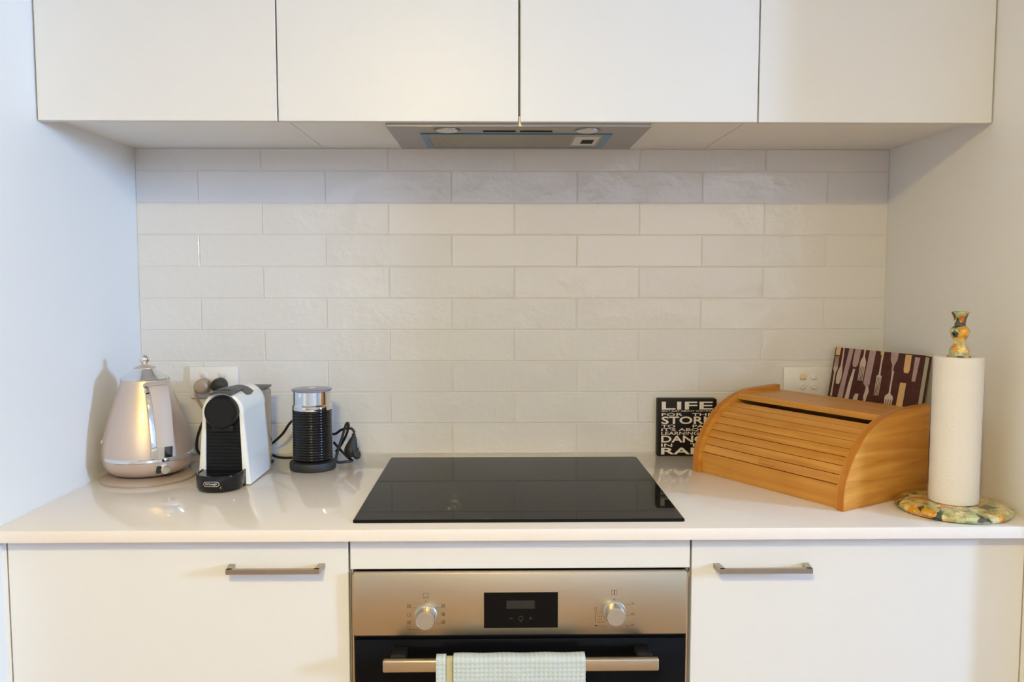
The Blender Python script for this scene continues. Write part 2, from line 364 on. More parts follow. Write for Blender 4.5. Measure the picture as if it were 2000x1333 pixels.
base_cab('base_cabinet', 'white base cabinet left of the oven with a nickel bar handle', -0.8955, -0.3016, -0.5113, -0.3434, 0.8275)
base_cab('base_cabinet', 'white base cabinet right of the oven with a nickel bar handle', 0.3002, 0.8957, 0.3399, 0.5093, 0.8240)
struct(obj('trim_1', B(XL, -0.8965, YD + .001, YD + TH, 0.0, ZB - .001), 'cab', smooth=False))
struct(obj('trim_2', B(0.8967, XR, YD + .001, YD + TH, 0.0, ZB - .001), 'cab', smooth=False))
# oven housing
oh = thing('oven_housing', 'white housing cabinet with a filler strip above the oven', 'cabinet', (0, -0.3, 0))
bm = bmesh.new()
for a in ((-.3012, -.2975), (.2960, .2998)): box(bm, a[0], a[1], -.262, .298, 0.1, ZB - .001)
box(bm, -.2975, .2960, .280, .298, 0.1, ZB - .001); box(bm, -.2975, .2960, -.26, .28, 0.1, 0.116)
obj('carcass', bm, 'carcass', oh, smooth=False)
obj('filler_panel', B(-.2996, .2982, -.283, -.265, 0.8192, ZB - .003, bev=.001), 'cab', oh)
obj('plinth', B(-.3010, .2996, -.223, -.207, 0, .099), 'cab', oh, smooth=False)

# ------------------------------------------------------------------ oven
OX0, OX1, OY = -0.2928, 0.2908, -0.597
def mx(x): return x * 1.0095
def mz(z): return .8206 + (z - .826) * 1.0105
ov = thing('oven', 'built in stainless steel oven with two knobs and black glass door', 'oven', (0, -0.3, 0.117)); oz = 0.117; oyy = -0.3
def ol(x0, x1, y0, y1, z0, z1): return (mx(x0), mx(x1), y0 - oyy, y1 - oyy, mz(z0) - oz, mz(z1) - oz)
obj('casing', B(*ol(-.290, .288, -.545, -.03, .132, .812)), 'steel_dark', ov, smooth=False)
bm = B(*ol(OX0 + .003, OX1 - .003, -.583, -.5455, .135, .8165))
obj('front_frame', bm, 'black_matt', ov, smooth=False)
for a, b in ((OX0 - .0005, OX0 + .0022), (OX1 - .0022, OX1 + .0005)):
    obj('side_trim', B(*ol(a, b, -.591, -.5455, .14, .8185)), 'steel', ov, smooth=False)
cp = obj('control_panel', B(*ol(OX0 + .003, OX1 - .003, OY, -.5835, .7115, .8225), bev=.0018, seg=2), 'steel', ov)
cpm = []
obj('door', B(*ol(OX0 + .004, OX1 - .004, OY, -.5835, .14, .7045), bev=.0015, seg=2), 'oven_glass', ov)
obj('inner_window', B(*ol(-.20, .198, OY - .0004, OY + .001, .25, .58)), 'black_gloss', ov, smooth=False)
hb = obj('door_handle', B(*ol(-.234, .2317, -.646, -.634, .668, .6893), bev=.003, seg=3), 'steel', ov)
for a in (-.222, .196): obj('bracket', B(*ol(a, a + .026, -.634, OY, .676, .693), bev=.002), 'black', hb)
disp = obj('display', B(*ol(-.0645, .0637, OY - .0012, OY + .001, .7248, .7876)), 'oven_glass', ov, smooth=False)
obj('screen', B(*ol(-.0255, .0235, OY - .0016, OY - .0011, .7590, .7735)), 'lcd', disp, smooth=False)
def dm(a, b): return lambda x, z, t_=0: (a + x, OY - .0016 - oyy, b + z - oz)
bm = B(*ol(-.0205, -.0145, OY - .0016, OY - .0011, .7412, .7422))
join_bm(bm, B(*ol(.0135, .0195, OY - .0016, OY - .0011, .7412, .7422))); join_bm(bm, B(*ol(.0160, .0170, OY - .0016, OY - .0011, .7387, .7447)))
for i in range(16):
    a0, a1 = 2 * math.pi * i / 16, 2 * math.pi * (i + 1) / 16
    q = [(-.0005 + r_ * math.cos(a), .7420 + r_ * math.sin(a)) for r_, a in ((.0032, a0), (.0042, a0), (.0042, a1), (.0032, a1))]
    bm.faces.new([bm.verts.new((mx(x), OY - .0016 - oyy, mz(z) - oz)) for x, z in q])
box(bm, *ol(-.0022, .0012, OY - .0016, OY - .0011, .7356, .7364))
obj('symbols', bm, 'lcdmark', disp, smooth=False)
for kx, kz, sx in ((-.1648, .7470, 0.0), (.1620, .7515, 0.0)):
    prof = [(0, -.0005), (.0200, -.0005), (.0200, .0015), (.0188, .0028), (.0168, .0030), (.0164, .0225), (.0158, .0238), (.0146, .0240), (.0143, .0234), (0, .0234)]
    k = obj('knob', lathe(prof, 48), 'satin', ov, (mx(kx), OY - oyy, mz(kz) - oz)); k.rotation_euler = (math.pi / 2, 0, 0)
    obj('pointer', B(-.0006, .0006, .0166, .0171, .004, .012), 'marking', k, smooth=False)
# printed icons on the steel
bm = bmesh.new(); yy = OY - .0003
def rect(x0, x1, z0, z1): bm.faces.new([bm.verts.new((mx(x), yy - oyy, mz(z) - oz)) for x, z in ((x0, z0), (x1, z0), (x1, z1), (x0, z1))])
def outline(cx, cz, w_, h_, t_=.0006):
    rect(cx - w_, cx + w_, cz + h_ - t_, cz + h_); rect(cx - w_, cx + w_, cz - h_, cz - h_ + t_)
    rect(cx - w_, cx - w_ + t_, cz - h_ + t_, cz + h_ - t_); rect(cx + w_ - t_, cx + w_, cz - h_ + t_, cz + h_ - t_)
kx = -.1648
outline(kx, .7828, .0048, .0044); rect(kx - .003, kx + .003, .7798, .7803); rect(kx - .0008, kx + .0008, .7718, .7734)
for ix, iz, kind in ((-.0295, .764, 0), (-.0295, .749, 1), (-.0295, .7352, 2), (-.0295, .7275, 3), (.030, .7645, 4), (.030, .7495, 5), (.030, .7355, 6)):
    cx = kx + ix
    if kind in (0, 4): outline(cx, iz, .0030, .0028); rect(cx - .0022, cx + .0022, iz + .0008, iz + .0014); rect(cx - .0022, cx + .0022, iz - .0014, iz - .0008)
    elif kind == 1: outline(cx, iz, .0030, .0028); rect(cx + .0038, cx + .0046, iz - .0030, iz - .0020)
    elif kind == 2: outline(cx, iz, .0030, .0030); rect(cx - .0004, cx + .0004, iz - .002, iz + .002); rect(cx - .002, cx + .002, iz - .0004, iz + .0004); rect(cx + .0042, cx + .0052, iz + .001, iz + .002)
    elif kind == 3: rect(cx - .003, cx - .0024, iz - .004, iz + .002); rect(cx + .001, cx + .0016, iz - .004, iz + .002)
    elif kind == 5: outline(cx, iz, .0030, .0030); rect(cx - .0015, cx + .0015, iz - .0015, iz + .0015)
    else: outline(cx, iz, .0030, .0028); rect(cx - .002, cx + .002, iz + .0003, iz + .0009); rect(cx - .002, cx + .002, iz - .0012, iz - .0006); rect(cx - .0004, cx + .0004, iz - .002, iz + .002)
rect(kx - .0255, kx - .0165, .7610, .7615); rect(kx + .0165, kx + .0268, .7610, .7615); rect(kx + .0175, kx + .0268, .7322, .7327); rect(kx - .032, kx - .0120, .7225, .7230)
kx = .1620
outline(kx - .0005, .7865, .0048, .0044); rect(kx - .0012, kx + .0002, .7825, .7905); rect(kx - .0016, kx + .0004, .7735, .7752)
outline(kx - .0325, .7575, .0022, .0028); rect(kx - .0335, kx - .0315, .7505, .7525); rect(kx - .0335, kx - .0329, .7340, .7475); rect(kx - .0330, kx - .0270, .7470, .7475)
for z in (.7515, .7435, .7385): rect(kx - .0285, kx - .0215, z, z + .0005)
rect(kx - .0305, kx - .0165, .7335, .7340); rect(kx - .0340, kx - .0290, .7265, .7285); rect(kx - .0285, kx - .0150, .7262, .7267)
for iz, w_ in ((.7665, .0020), (.7475, .0028), (.7285, .0024)):
    outline(kx + .0318, iz, w_, .0014, .0007); rect(kx + .0200, kx + .0280, iz - .0022, iz - .0017)
obj('printed_icons', bm, 'marking', ov, smooth=False)['kind'] = 'stuff'

# ------------------------------------------------------------------ cooktop
hx0, hx1, hy0, hy1 = -0.2963, 0.2908, -0.5763, -0.0564
rc = 0.006; out = []
for cx, cy, a0 in ((hx1 - rc, hy1 - rc, 0), (hx0 + rc, hy1 - rc, 90), (hx0 + rc, hy0 + rc, 180), (hx1 - rc, hy0 + rc, 270)):
    for k in range(5):
        a = math.radians(a0 + 22.5 * k); out.append((cx + rc * math.cos(a), cy + rc * math.sin(a)))
bm = bmesh.new(); lv = [(0, ZC), (0, ZC + .0032), (.0028, ZC + .0052)]
cxm, cym = (hx0 + hx1) / 2, (hy0 + hy1) / 2; rings = []
for ins, z in lv:
    rings.append([bm.verts.new((x - math.copysign(ins, x - cxm), y - math.copysign(ins, y - cym), z)) for x, y in out])
for a, b in zip(rings, rings[1:]):
    for i in range(len(out)): bm.faces.new((a[i], a[(i + 1) % len(out)], b[(i + 1) % len(out)], b[i]))
bm.faces.new(rings[0]); bm.faces.new(rings[-1])
tag(obj('cooktop', bm, 'glass_black', smooth=False), 'flat black glass cooktop set in the stone worktop', 'cooktop')

# ------------------------------------------------------------------ wall cabinets and range hood
UF = -0.4189; UZ = 1.6245; UT = 2.33
edges = [-0.9010, -0.4531, 0.0007, 0.4529, 0.9012]
wlab = ['white wall cabinet against the left wall, above the kettle', 'white wall cabinet left of the centre gap, over the range hood',
        'white wall cabinet right of the centre gap, over the range hood', 'white wall cabinet against the right wall, above the bread box']
for i in range(4):
    x0, x1 = edges[i], edges[i + 1]; cx = (x0 + x1) / 2
    e = thing('wall_cabinet', wlab[i], 'cabinet', (cx, 0, UZ), group='row of white wall cabinets')
    bm = B(x0 + (.0008 if i else -.0016) - cx, x1 - (.0008 if i < 3 else -.0014) - cx, UF + TH + .0015, 0.0015, ZS - UZ, UT - UZ - .0005)
    obj('carcass', bm, 'carcass', e, smooth=False)
    gl = .0022 if i == 2 else .0013; gr = .0022 if i == 1 else .0013
    obj('door', B(x0 + gl - cx, x1 - gr - cx, UF, UF + TH, 0, UT - UZ - .002, bev=.0009), 'cab', e)
struct(obj('trim_3', B(XL, XR, UF + .01, 0.0055, UT, CZ), 'wall', smooth=False))
HZ = 1.618
rh = thing('range_hood', 'slide under stainless range hood with blue edged grease filter', 'range hood', (0, -0.265, HZ))
def hl(x0, x1, y0, y1, z0, z1): return (x0, x1, y0 + .265, y1 + .265, z0 - HZ, z1 - HZ)
obj('canopy', B(*hl(-.2540, .2540, -.3995, -.130, HZ, ZS - .0003), bev=.001), 'steel_dark', rh)
bm = bmesh.new()
for a in ((-.195, -.180, -.325, -.152), (.175, .190, -.325, -.152), (-.180, .175, -.3265, -.321), (-.180, .175, -.161, -.152)): box(bm, *hl(*a, HZ - .0018, HZ + .0004))
obj('filter_frame', bm, 'blue', rh, smooth=False)
fl_ = obj('filter', B(*hl(-.180, .175, -.321, -.161, HZ - .0008, HZ + .0004)), 'filter', rh, smooth=False)
bm = bmesh.new()
for i in range(72):
    x = -.178 + i * .00483
    if x > .115: break
    box(bm, *hl(x, x + .0022, -.320, -.162, HZ - .0018, HZ - .0007))
o = obj('grille', bm, 'filter', fl_, smooth=False); o['kind'] = 'stuff'
obj('care_label', B(*hl(.118, .168, -.298, -.192, HZ - .0014, HZ - .0007)), 'hoodlens', fl_, smooth=False)
obj('label_print', B(*hl(.135, .160, -.262, -.215, HZ - .0018, HZ - .0013)), 'slot', fl_, smooth=False)
for x in (-.139, .135):
    l = obj('lamp_ring', lathe([(0, .0004), (.0262, .0004), (.0262, -.0022), (.0232, -.0026), (.0228, -.001), (0, -.001)], 40), 'steel_dark', rh, (x, -.3655 + .265, 0))
    obj('lens', lathe([(0, -.0008), (.0225, -.0008), (.0215, -.0022), (.012, -.0042), (0, -.0048)], 40), 'hoodlens', l)
for a, b in ((-.0690, -.0050), (.0035, .0670)):
    obj('switch_slot', B(*hl(a, b, -.3600, -.3480, HZ - .0009, HZ + .0004)), 'slot', rh, smooth=False)

# ------------------------------------------------------------------ power outlets
def plate(name, label, x0, x1, z0, z1):
    e = thing(name, label, 'power outlet', ((x0 + x1) / 2, 0, (z0 + z1) / 2)); w_, h_ = (x1 - x0) / 2, (z1 - z0) / 2
    obj('plate', B(-w_, w_, -.0098, -.0004, -h_, h_, bev=.0028, seg=2), 'switch', e)
    return e
p1 = plate('power_outlet', 'white double power outlet on the tiles behind the coffee machine', -.7848, -.6684, 1.0410, 1.1175)
for x, m_ in ((-.0225, 'red'), (.0235, 'switch')):
    r_ = obj('rocker', B(-.0085, .0085, -.0035, .001, -.0065, .0065, bev=.002, seg=2), 'switch', p1, (x, -.0098, .018)); r_.rotation_euler = (.12, 0, 0)
    obj('mark', B(-.0052, .0022, -.0043, -.0033, -.0042, .0042, bev=.0003), m_, r_)
for x in (-.0255, .0235):
    bm = bmesh.new()
    for a, b, rz in ((-.0072, .004, .5), (.0072, .004, -.5), (0, -.007, 0)):
        q = B(-.0009, .0009, -.0004, .0006, -.004, .004); q.transform(Matrix.Translation((a, 0, b)) @ Matrix.Rotation(rz, 4, 'Y')); join_bm(bm, q)
    obj('socket', bm, 'slot', p1, (x, -.0098, -.010), smooth=False)
p2 = plate('power_outlet', 'white switch plate with a yellowed switch above the bread box', .6560, .7740, 1.0400, 1.1148)
for x, z, m_, wd in ((-.0125, .0130, 'yellow', .0072), (.0145, .0135, 'switch', .0072)):
    r_ = obj('rocker', B(-wd, wd, -.0045, .001, -.0068, .0068, bev=.0022, seg=2), m_, p2, (x, -.0098, z)); r_.rotation_euler = (-.15, 0, 0)
for x, z in ((-.0135, -.0095), (.0145, -.0095)):
    k = obj('button', lathe([(0, -.0005), (.0078, -.0005), (.0074, .0042), (.006, .0052), (.0025, .0048), (0, .0040)], 28), 'switch', p2, (x, -.0098, z)); k.rotation_euler = (math.pi / 2, 0, 0)
    obj('dimple', lathe([(0, .0046), (.0018, .0050), (.0020, .0058), (0, .0060)], 16), 'hoodlens', k)

# ------------------------------------------------------------------ kettle
KX, KY = -0.797, -0.2305
kt = thing('kettle', 'champagne pink cone shaped electric kettle with chrome ball knob lid', 'kettle', (KX, KY, ZC))
obj('power_base', lathe([(0, 0), (.0935, 0), (.095, .0015), (.0952, .0045), (.0925, .0070), (.078, .0100), (.066, .0120), (0, .0120)], 96), 'base_plastic', kt)
obj('lower_body', lathe([(0, .0145), (.060, .0145), (.0705, .0165), (.0790, .0225), (.0855, .0330), (.0890, .0440), (.0900, .0480), (0, .0480)], 96), 'rose', kt)
obj('foot_gap', lathe([(0, .0118), (.063, .0118), (.063, .0150), (0, .0150)], 64), 'black_matt', kt)
obj('chrome_band', lathe([(.080, .0478), (.0905, .0480), (.0918, .0495), (.0918, .0550), (.0905, .0566), (.080, .0568)], 96), 'chrome', kt)
prof = [(.0900, .0566), (.0897, .064), (.0880, .078), (.0850, .094), (.0805, .113), (.0740, .136), (.0675, .156), (.0595, .177), (.0530, .194), (.0495, .206), (.0480, .2145), (.0470, .2160)]
kb = obj('body', lathe(prof, 96), 'rose', kt)
lid = obj('lid', lathe([(.0470, .2145), (.0492, .2150), (.0495, .2170), (.0480, .2182), (.0400, .2238), (.0310, .2308), (.0225, .2372), (.0222, .2380), (0, .2385)], 96), 'chrome', kt)
obj('lid_cap', lathe([(0, .2375), (.0224, .2378), (.0224, .2392), (.0180, .2415), (.0085, .2442), (.0050, .2468), (.0046, .2490), (0, .2490)], 64), 'rose', lid)
kp = [(0.0001, .2470)] + [(.0100 * math.sin(a), .2570 - .0100 * math.cos(a)) for a in [math.pi * i / 18 for i in range(2, 18)]] + [(0, .2670)]
obj('ball_knob', lathe(kp, 40), 'chrome', lid)
HA = math.radians(-48); hd = Vector((math.cos(HA), math.sin(HA), 0)); ht_ = Vector((-math.sin(HA), math.cos(HA), 0))
def strap(path, w0, thick, off, name, m_, parent, wf=None, sh=0.0):
    P = spline([(r_, 0, z) for r_, z in path], 8); bm = bmesh.new(); rings = []
    for i, p in enumerate(P):
        t_ = (P[min(i + 1, len(P) - 1)] - P[max(i - 1, 0)]).normalized(); nn = Vector((t_.z, 0, -t_.x))
        if nn.x < 0 and i > len(P) * .3: nn = -nn
        f = i / (len(P) - 1); wd = (wf(f) if wf else w0) / 2; ring = []
        for a, b in ((-1, -1), (-.82, -1.25), (.82, -1.25), (1, -1), (1, .6), (.8, 1), (-.8, 1), (-1, .6)):
            q = p + nn * (off + b * thick / 2)
            ring.append(bm.verts.new(hd * q.x + ht_ * (a * wd + (sh(f) if callable(sh) else sh)) + Vector((0, 0, q.z))))
        rings.append(ring)
    for a, b in zip(rings, rings[1:]):
        for k in range(8): bm.faces.new((a[k], a[(k + 1) % 8], b[(k + 1) % 8], b[k]))
    bm.faces.new(rings[0]); bm.faces.new(rings[-1])
    return obj(name, bm, m_, parent, smooth=True, angle=40)
hpath = [(.046, .2040), (.058, .2085), (.072, .2060), (.083, .1930), (.0925, .165), (.100, .125), (.1045, .092), (.1055, .083)]
han = strap(hpath, .036, .008, .0, 'handle', 'rose_plastic', kt, lambda f: .040 - .006 * f)
strap([(.046, .1900), (.056, .1975), (.0685, .1950), (.0790, .1810), (.0880, .1560), (.0955, .119), (.0995, .088), (.0985, .072), (.0930, .0605)], .033, .009, .0, 'chrome_liner', 'chrome', han, lambda f: .034 - .002 * f, sh=lambda f: -.002 - .0085 * math.sin(min(1, f * 1.6) * math.pi / 2))
obj('handle_foot', prism([(.088, .0585), (.1045, .0600), (.1075, .083), (.095, .090), (.088, .088)], lambda a, b, t_: tuple(hd * a + ht_ * t_ + Vector((0, 0, b))), -.0155, .0155, bev=.0015, seg=2), 'chrome', han)
sw = obj('switch', lathe([(0, -.004), (.0092, -.004), (.0095, .003), (.0085, .0050), (0, .0055)], 32), 'chrome', kt)
sd = (hd * .0885 + Vector((0, 0, .0325))) + ht_ * .004; sw.location = sd; sw.rotation_euler = (0, math.radians(100), HA)
obj('switch_recess', B(-.009, .009, -.0105, .0, -.004, .0015, bev=.002), 'black_matt', sw).location = (0, -.006, -.003)
bd = obj('badge', lathe([(0, 0), (.0060, 0), (.0058, .002), (.0045, .0028), (0, .0028)], 24), 'chrome', kt)
BA = math.radians(195); bd.location = (.0868 * math.cos(BA), .0868 * math.sin(BA), .083); bd.rotation_euler = (0, math.radians(82), BA)
def rel(pts, o): return [Vector(p) - o.location for p in pts]
kc = obj('cord', tube(spline(rel([(-.7615, -.036, 1.066), (-.7590, -.036, 1.045), (-.742, -.034, 1.015), (-.715, -.040, .965), (-.684, -.050, .928), (-.668, -.075, .9080), (-.664, -.100, .9060), (-.677, -.120, .9095), (-.700, -.140, .9190), (-.7200, -.165, .9200), (-.7280, -.178, .9120)], kt)), .0032), 'beige_plastic', kt)
pk = obj('plug', lathe([(0, .0005), (.0165, .0005), (.0180, .004), (.0180, .022), (.0165, .030), (.0120, .034), (0, .0345)], 40), 'beige_plastic', kt, Vector((-.7475, -.0105, 1.0720)) - kt.location); pk.rotation_euler = (math.pi / 2, 0, 0)
obj('strain_relief', tube([Vector(p) for p in ((-.006, -.006, .018), (-.0105, -.0100, .0235), (-.0140, -.013, .0245))], .0048), 'beige_plastic', pk)

# ------------------------------------------------------------------ coffee machine
MX = -0.6100
cm = thing('coffee_machine', 'white capsule coffee machine with round black front and ribbed panel', 'coffee machine', (MX, -0.30, ZC))
def arch(r_, zc, wb_, n=18, z0=0.0):
    """half-open arch outline from bottom-left over the top to bottom-right, tapered sides"""
    a0 = math.radians(8); pts = [(-wb_, z0)]
    for k in range(5): pass
    lx, lz = -r_ * math.cos(a0), zc - r_ * math.sin(a0)
    for k in range(1, 5): pts.append((-wb_ + (lx + wb_) * k / 5, z0 + (lz - z0) * k / 5))
    for k in range(n + 1):
        a = math.pi + a0 - (math.pi + 2 * a0) * k / n; pts.append((r_ * math.cos(a), zc + r_ * math.sin(a)))
    for k in range(4, 0, -1): pts.append((wb_ - (lx + wb_) * k / 5, z0 + (lz - z0) * k / 5))
    pts.append((wb_, z0)); return pts
OUT = arch(.0425, .1525, .0545, 28, .0015)
obj('housing', prism(OUT, lambda a, b, t_: (a, t_, b), .0085, .160, bev=.003, seg=2), 'white_plastic', cm, angle=50)
# front frame ring with keyhole opening
INN = arch(.0350, .1535, .0390, 28, .0015)
zk = .118
INN2 = []
for (a, b) in INN: INN2.append((a, b))
bm = bmesh.new(); y0, y1 = -.001, .0085
def ring(o_, y): return [bm.verts.new((a, y, b)) for a, b in o_]
O0, O1, I0, I1 = ring(OUT, y0 + .002), ring(OUT, y1), ring(INN2, y0), ring(INN2, y1)
OF = ring([(a * .965, .0015 + (b - .0015) * .985) for a, b in OUT], y0)
for A_, B_ in ((O1, O0), (O0, OF), (OF, I0), (I0, I1)):
    for i in range(len(OUT) - 1): bm.faces.new((A_[i], A_[i + 1], B_[i + 1], B_[i]))
for i in (0, len(OUT) - 1): bm.faces.new((O1[i], O0[i], OF[i], I0[i], I1[i]))
obj('front_frame', bm, 'white_plastic', cm, angle=50)
bm = prism([(-.0388, .001), (-.0345, .150), (.0345, .150), (.0388, .001)], lambda a, b, t_: (a, t_, b), .0050, .0084)
pn = obj('rib_panel', bm, 'black', cm, smooth=False)
for i in range(12):
    z = .040 + i * .0076; wd = .0365 - (z / .15) * .0042
    obj('rib', B(-wd, wd, .0015, .0055, z - .0021, z + .0021, bev=.0008), 'black', pn)
hd_ = obj('brew_head', lathe([(0, -.004), (.0352, -.004), (.0352, .0060), (.0335, .0135), (.0330, .0180), (.0318, .0195), (.0300, .0193), (.0296, .0188), (0, .0188)], 72), 'black', cm, (0, .004, .1545)); hd_.rotation_euler = (math.pi / 2, 0, 0)
obj('head_face', lathe([(0, .0186), (.0293, .0186), (.0290, .0197), (0, .0199)], 64), 'black', hd_)
obj('outlet_spout', B(-.0225, .0225, -.0050, .0045, .1130, .1260, bev=.002, seg=2), 'black', cm)
# drip tray, D shape
D_ = [(-.0455, .010), (-.0455, -.030)] + [(-.0455 * math.cos(math.pi * k / 20), -.030 - .0420 * math.sin(math.pi * k / 20)) for k in range(1, 20)] + [(.0455, -.030), (.0455, .010)]
bm = bmesh.new(); lv = [(.90, 0), (.95, .0022), (.985, .0085), (1.0, .030), (.995, .0345), (.965, .0352), (.93, .0345), (.92, .0325)]
rings = [[bm.verts.new((a * s_, (b if b > -.005 else b * s_) if b < .005 else b, z)) for a, b in D_] for s_, z in lv]
for a, b in zip(rings, rings[1:]):
    for i in range(len(D_)): bm.faces.new((a[i], a[(i + 1) % len(D_)], b[(i + 1) % len(D_)], b[i]))
bm.faces.new(rings[0]); bm.faces.new(rings[-1])
dt = obj('drip_tray', bm, 'black_gloss', cm, angle=40)
obj('base_strip', B(.0400, .0452, -.0100, .0045, .0005, .030), 'black_matt', cm, smooth=False)
# badge on the tray front
def trayf(a, b):  # map (a along curve, z)
    s_ = max(-1, min(1, a / .0462)); return (a, -.0302 - .0420 * math.sqrt(1 - s_ * s_) * .999 - .0008, b)
def badge_off(a, b, d): x, y, z = trayf(a, b); return (x, y - d, z)
bm = bmesh.new(); cxb, czb, L_, R_ = -.0025, .0195, .0112, .0048
cap = [(cxb + L_ + R_ * math.cos(a), czb + R_ * math.sin(a)) for a in [math.radians(-90 + 22.5 * k) for k in range(9)]] + [(cxb - L_ + R_ * math.cos(a), czb + R_ * math.sin(a)) for a in [math.radians(90 + 22.5 * k) for k in range(9)]]
capi = [(cxb + (a - cxb) * .945, czb + (b - czb) * .84) for a, b in cap]
A_ = [bm.verts.new(badge_off(a, b, .0003)) for a, b in cap]; I_ = [bm.verts.new(badge_off(a, b, .0003)) for a, b in capi]
for i in range(len(cap)): bm.faces.new((A_[i], A_[(i + 1) % len(cap)], I_[(i + 1) % len(cap)], I_[i]))
bdg = obj('badge_outline', bm, 'letter', dt, smooth=False)
obj('badge_lettering', text_bm("De'Longhi", .0230, .0056, lambda a, b, z=0: badge_off(cxb - .0115 + a, czb - .0026 + b, .0003), bold=.01), 'letter', dt, smooth=False)
def arcplate(name, m_, parent, y0, y1, a0f, r0, r1, zc, ny=10, na=14):
    bm = bmesh.new(); G = []
    for rr in (r0, r1):
        L = []
        for j in range(ny + 1):
            f = j / ny; y = y0 + (y1 - y0) * f; a0 = math.radians(a0f(f)); row = []
            for i in range(na + 1):
                a = math.pi / 2 + a0 - 2 * a0 * i / na
                r_ = rr(f) if callable(rr) else rr
                row.append(bm.verts.new((r_ * math.cos(a), y, zc + r_ * math.sin(a))))
            L.append(row)
        G.append(L)
    a, b = G
    for j in range(ny):
        for i in range(na):
            bm.faces.new((b[j][i], b[j][i + 1], b[j + 1][i + 1], b[j + 1][i])); bm.faces.new((a[j][i], a[j + 1][i], a[j + 1][i + 1], a[j][i + 1]))
        for i in (0, na): bm.faces.new((a[j][i], a[j + 1][i], b[j + 1][i], b[j][i]))
    for j in (0, ny):
        for i in range(na): bm.faces.new((a[j][i], a[j][i + 1], b[j][i + 1], b[j][i]))
    return obj(name, bm, m_, parent, angle=40)
arcplate('hinge_cover', 'darkgrey', cm, .060, .112, lambda f: 52 - 10 * abs(f - .45), .0410, .0440, .1525)
lev = arcplate('lever', 'darkgrey', cm, -.013, .075, lambda f: 31 - 3 * f, lambda f: .0420, lambda f: .0462 + .0022 * math.sin(min(1, f * 1.15) * math.pi), .1525)
arcplate('finger_slot', 'black_matt', lev, -.004, .012, lambda f: 5 + 15 * math.sin(math.pi * f), .0455, lambda f: .0482, .1525, 8, 10)
# water tank behind
tk = obj('water_tank', B(-.0300, .0420, .1605, .2200, .0060, .1780, bev=.008, seg=3), 'smoke', cm)
obj('tank_lid', B(-.0300, .0425, .1610, .2190, .1785, .1840, bev=.0025, seg=2), 'darkgrey', tk)
obj('back_foot', B(-.0400, .0440, .1605, .2200, .0005, .0055), 'black_matt', cm, smooth=False)
cc = obj('cord', tube(spline(rel([(-.7085, -.040, 1.060), (-.7150, -.050, 1.030), (-.740, -.060, .985), (-.751, -.065, .945), (-.745, -.066, .918), (-.712, -.050, .9045), (-.668, -.040, .9040), (-.635, -.045, .9040), (-.612, -.060, .9060), (-.610, -.0790, .9100)], cm)), .0034), 'cord', cm)
pb = obj('plug', lathe([(0, .0005), (.0165, .0005), (.0175, .004), (.0170, .022), (.0150, .031), (.0100, .034), (0, .0345)], 40), 'black_matt', cm, Vector((-.7085, -.0105, 1.0745)) - cm.location); pb.rotation_euler = (math.pi / 2, 0, 0)

# ------------------------------------------------------------------ milk frother
FX, FY = -0.4600, -0.1480
mf = thing('milk_frother', 'black ribbed milk frother jug with chrome collar and clear lid', 'milk frother', (FX, FY, ZC))
obj('power_base', lathe([(0, 0), (.0490, 0), (.0510, .0015), (.0515, .0045), (.0515, .0155), (.0500, .0185), (.0465, .0200), (0, .0200)], 72), 'black_matt', mf)
prof = [(0, .0205), (.0400, .0205), (.0418, .0225)]
z = .0235
for i in range(19):
    for dz, r_ in ((0, .0424), (.0012, .0436), (.0030, .0441), (.0046, .0436)): prof.append((r_, z + dz))
    z += .0059
prof += [(.0432, z + .0004), (.0400, z + .0008), (0, z + .0008)]; zt = z + .0006
obj('ribbed_body', lathe(prof, 80), 'black_gloss', mf, angle=60)
obj('collar', lathe([(.0385, zt), (.0438, zt), (.0442, zt + .0015), (.0440, zt + .0090), (.0425, zt + .0108), (.0412, zt + .0125), (.0410, zt + .0410), (.0402, zt + .0415), (.0400, zt + .0020)], 80), 'chrome', mf)
fl2 = obj('lid', lathe([(0, zt + .0390), (.0395, zt + .0390), (.0400, zt + .0420), (.0440, zt + .0425), (.0448, zt + .0445), (.0440, zt + .0465), (.0300, zt + .0475), (0, zt + .0478)], 72), 'lidplastic', mf)
obj('seal', lathe([(.0385, zt + .0372), (.0398, zt + .0372), (.0398, zt + .0388), (.0385, zt + .0388)], 60), 'darkgrey', fl2)
obj('lid_boss', lathe([(0, zt + .0474), (.0085, zt + .0474), (.0080, zt + .0488), (0, zt + .0490)], 30), 'hoodlens', fl2)
cpts = [(-.4850, -.100, .9080), (-.5150, -.088, .9110), (-.5500, -.0600, .9055), (-.5750, -.0400, .9050), (-.5920, -.0300, .915), (-.588, -.030, .930), (-.572, -.0500, .9430), (-.548, -.0650, .965), (-.525, -.0700, .995), (-.495, -.0600, 1.004), (-.460, -.0500, .985), (-.432, -.0600, .962), (-.408, -.0700, .9745), (-.386, -.0760, .978), (-.377, -.0780, .968)]
fc = obj('cord', tube(spline(rel(cpts, mf)), .0031), 'cord', mf)
c2 = [(-.377, -.0780, .968), (-.378, -.074, .976), (-.400, -.0700, .9700), (-.425, -.0640, .957)]
obj('cord_loop', tube(spline(rel([(-.4300, -.060, .9420), (-.4100, -.075, .9250), (-.3920, -.078, .9080), (-.3830, -.084, .9036), (-.3950, -.096, .9034), (-.4150, -.105, .9060), (-.4130, -.100, .9300), (-.4040, -.092, .9600), (-.3960, -.087, .9880), (-.3915, -.086, .9925), (-.3905, -.084, .9850), (-.3960, -.080, .9650), (-.4100, -.070, .9400), (-.4250, -.060, .9200)], mf)), .0031), 'cord', mf)
